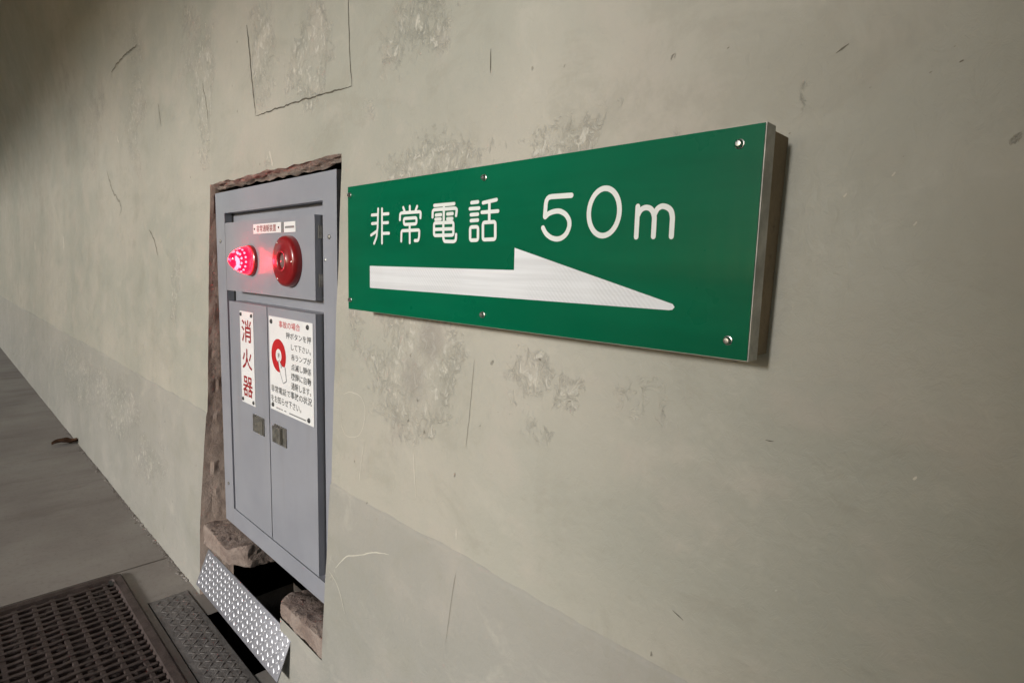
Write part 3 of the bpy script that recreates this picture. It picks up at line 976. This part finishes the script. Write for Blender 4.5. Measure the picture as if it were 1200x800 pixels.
# bright plate fixed on a slant below the cabinet
A = Vector((-2.600, -.0895, .104)); Bv = Vector((-1.774, -.0895, .104)); T = Vector((-2.600, -.034, .246))
plate = empty('tread_plate', tuple((A + Bv) / 2))
tag(plate, 'bright diamond tread metal plate slanting below the grey cabinet', 'metal plate')
ux = (Bv - A).normalized(); L = (Bv - A).length
uz = (T - A).normalized(); W = (T - A).length
un = uz.cross(ux) * -1
if un.y > 0: un = -un
Mx = Matrix(((ux.x, uz.x, un.x, A.x), (ux.y, uz.y, un.y, A.y), (ux.z, uz.z, un.z, A.z), (0, 0, 0, 1)))
bm = bmesh.new(); box(bm, 0, L, 0, W, -.0045, 0); bmesh.ops.transform(bm, matrix=Mx, verts=bm.verts[:])
done('sheet', bm, M['tread'], plate, smooth=True, bevel=.001)
bm = tread(L, W, .0225, .0125, .0015)
bmesh.ops.transform(bm, matrix=Mx @ Matrix.Translation((0, 0, .0002)), verts=bm.verts[:])
o = done('tread_pattern', bm, M['treadhi'], plate, smooth=True, angle=60)
o['kind'] = 'stuff'
for (lx, lz) in ((.035, .075), (L - .06, .06)):
    bm = bmesh.new(); lathe_y(bm, [(.009, 0), (.009, -.002), (.006, -.005), (0, -.0055)], 0, 0, 10)
    bmesh.ops.transform(bm, matrix=Mx @ Matrix.Translation((lx, lz, .001)) @ Matrix.Rotation(R(-90), 4, 'X').inverted(), verts=bm.verts[:])
    done('bolt', bm, M['print_black'], plate)

# dull chequer cover lying in the walkway
cov = empty('channel_cover', (-2.0, -.158, 0))
tag(cov, 'dull dark chequered steel cover strip between the iron grating and the wall', 'cover')
abox('sheet', -2.760, -1.205, -.234, -.082, -.006, .002, M['oldtread'], cov, .0015)
bm = tread(1.54, .145, .030, .014, .0016)
bmesh.ops.transform(bm, matrix=Matrix.Translation((-2.752, -.2305, .0021)), verts=bm.verts[:])
o = done('tread_pattern', bm, M['oldtread'], cov, smooth=True)
o['kind'] = 'stuff'
bm = bmesh.new()
box(bm, -2.762, -1.2, -.079, -.0775, -.05, -.001)
done('edge_angle', bm, M['jamb'], cov)

# cast-iron grating
gx0, gx1, gy0, gy1 = -3.122, -1.208, -.793, -.268
grt = empty('iron_grating', ((gx0 + gx1) / 2, (gy0 + gy1) / 2, 0))
tag(grt, 'dark brown cast iron grating sunk in the walkway', 'grating')
bm = bmesh.new()
def ringpts(x0, x1, y0, y1, rad, z):
    out = []
    for cx_, cy_, a0 in ((x1 - rad, y1 - rad, 0), (x0 + rad, y1 - rad, 90), (x0 + rad, y0 + rad, 180), (x1 - rad, y0 + rad, 270)):
        for k in range(6):
            a = R(a0 + 18 * k)
            out.append(bm.verts.new((cx_ + rad * math.cos(a), cy_ + rad * math.sin(a), z)))
    return out
rw = .045
rings = [ringpts(gx0, gx1, gy0, gy1, .03, -.02), ringpts(gx0, gx1, gy0, gy1, .03, .010), ringpts(gx0 + .006, gx1 - .006, gy0 + .006, gy1 - .006, .027, .013),
         ringpts(gx0 + rw - .012, gx1 - rw + .012, gy0 + rw - .012, gy1 - rw + .012, .02, .009), ringpts(gx0 + rw, gx1 - rw, gy0 + rw, gy1 - rw, .012, -.012)]
for a, b_ in zip(rings, rings[1:]):
    for k in range(24): bm.faces.new((a[k], a[(k + 1) % 24], b_[(k + 1) % 24], b_[k]))
done('rim', bm, M['iron'], grt, smooth=True, angle=30)
abox('pan', gx0 + .02, gx1 - .02, gy0 + .02, gy1 - .02, -.022, -.008, M['irondark'], grt, 0)
ix0, ix1, iy0, iy1 = gx0 + rw - .004, gx1 - rw + .004, gy0 + rw - .004, gy1 - rw + .004
def bar_mesh(length, wdt, name, seed):
    bm = bmesh.new()
    box(bm, 0, length, -wdt / 2, wdt / 2, -.013, .004)
    es = [e for e in bm.edges if abs(e.verts[0].co.x - e.verts[1].co.x) > .01]
    bmesh.ops.subdivide_edges(bm, edges=es, cuts=40)
    for v in bm.verts:
        v.co.z += .0022 * noise.noise(Vector((v.co.x * 25, seed, 0))) if v.co.z > 0 else 0
        v.co.y += .0022 * noise.noise(Vector((v.co.x * 30, seed, 4)))
    bmesh.ops.bevel(bm, geom=[e for e in bm.edges if e.calc_face_angle(0) > .8], offset=.002, segments=1, affect='EDGES')
    me = bpy.data.meshes.new(name); bm.to_mesh(me); bm.free()
    me.materials.append(M['iron'])
    return me
cross = [bar_mesh(iy1 - iy0, .017, 'cross_bar', k * 3.1) for k in range(4)]
nb = int((ix1 - ix0) / .043)
for k in range(nb):
    o = link('cross_bar', cross[k % 4], None, None)
    o.parent = grt
    o.matrix_parent_inverse = Matrix.Translation(grt.location).inverted()
    o.location = (ix0 + (k + .6) * (ix1 - ix0) / nb, iy0, random.uniform(-.0012, .0012))
    o.rotation_euler = (0, 0, R(90 + random.uniform(-.3, .3)))
longb = [bar_mesh(ix1 - ix0, .017, 'long_bar', 50 + k * 2.7) for k in range(2)]
for k in range(7):
    o = link('long_bar', longb[k % 2], None, None)
    o.parent = grt
    o.matrix_parent_inverse = Matrix.Translation(grt.location).inverted()
    o.location = (ix0, iy0 + (k + .5) * (iy1 - iy0) / 7, -.0025)
bm = bmesh.new()
for k in range(900):
    x, y = random.uniform(ix0, ix1), random.uniform(iy0, iy1)
    q = random.uniform(.005, .022)
    bmesh.ops.create_icosphere(bm, subdivisions=1, radius=1, matrix=Matrix.Translation((x, y, -.007)) @ Matrix.Rotation(random.uniform(0, 3), 4, 'Z') @ Matrix.Diagonal((q, q * .7, random.uniform(.003, .011), 1)))
o = done('dirt', bm, M['irondark'], grt, smooth=True)
o['kind'] = 'stuff'
# lifting slot
abox('lifting_slot', -3.06, -3.012, -.327, -.312, .0125, .0135, M['print_black'], grt, 0)

# dead leaf on the walkway
bm = bmesh.new()
rows = []
for i in range(15):
    t = i / 14
    wd = .052 * math.sin(math.pi * min(1, t * 1.05 + .02)) ** .8 + .003
    row = []
    for j in range(7):
        s = j / 3 - 1
        n1 = noise.noise(Vector((t * 5, s * 2, 3)))
        row.append(((t - .5) * .20, s * wd * (1 + .25 * n1), .006 + .022 * s * s + .016 * math.sin(t * 5) ** 2 + .012 * n1))
    rows.append(row)
grid(bm, rows)
bmesh.ops.transform(bm, matrix=Matrix.Translation((-5.68, -.115, .004)) @ Matrix.Rotation(R(75), 4, 'Z'), verts=bm.verts[:])
bmesh.ops.solidify(bm, geom=bm.faces[:], thickness=.0015)
lf = done('dead_leaf', bm, M['leaf'], None, smooth=True)
tag(lf, 'curled brown dead leaf lying on the walkway', 'leaf')
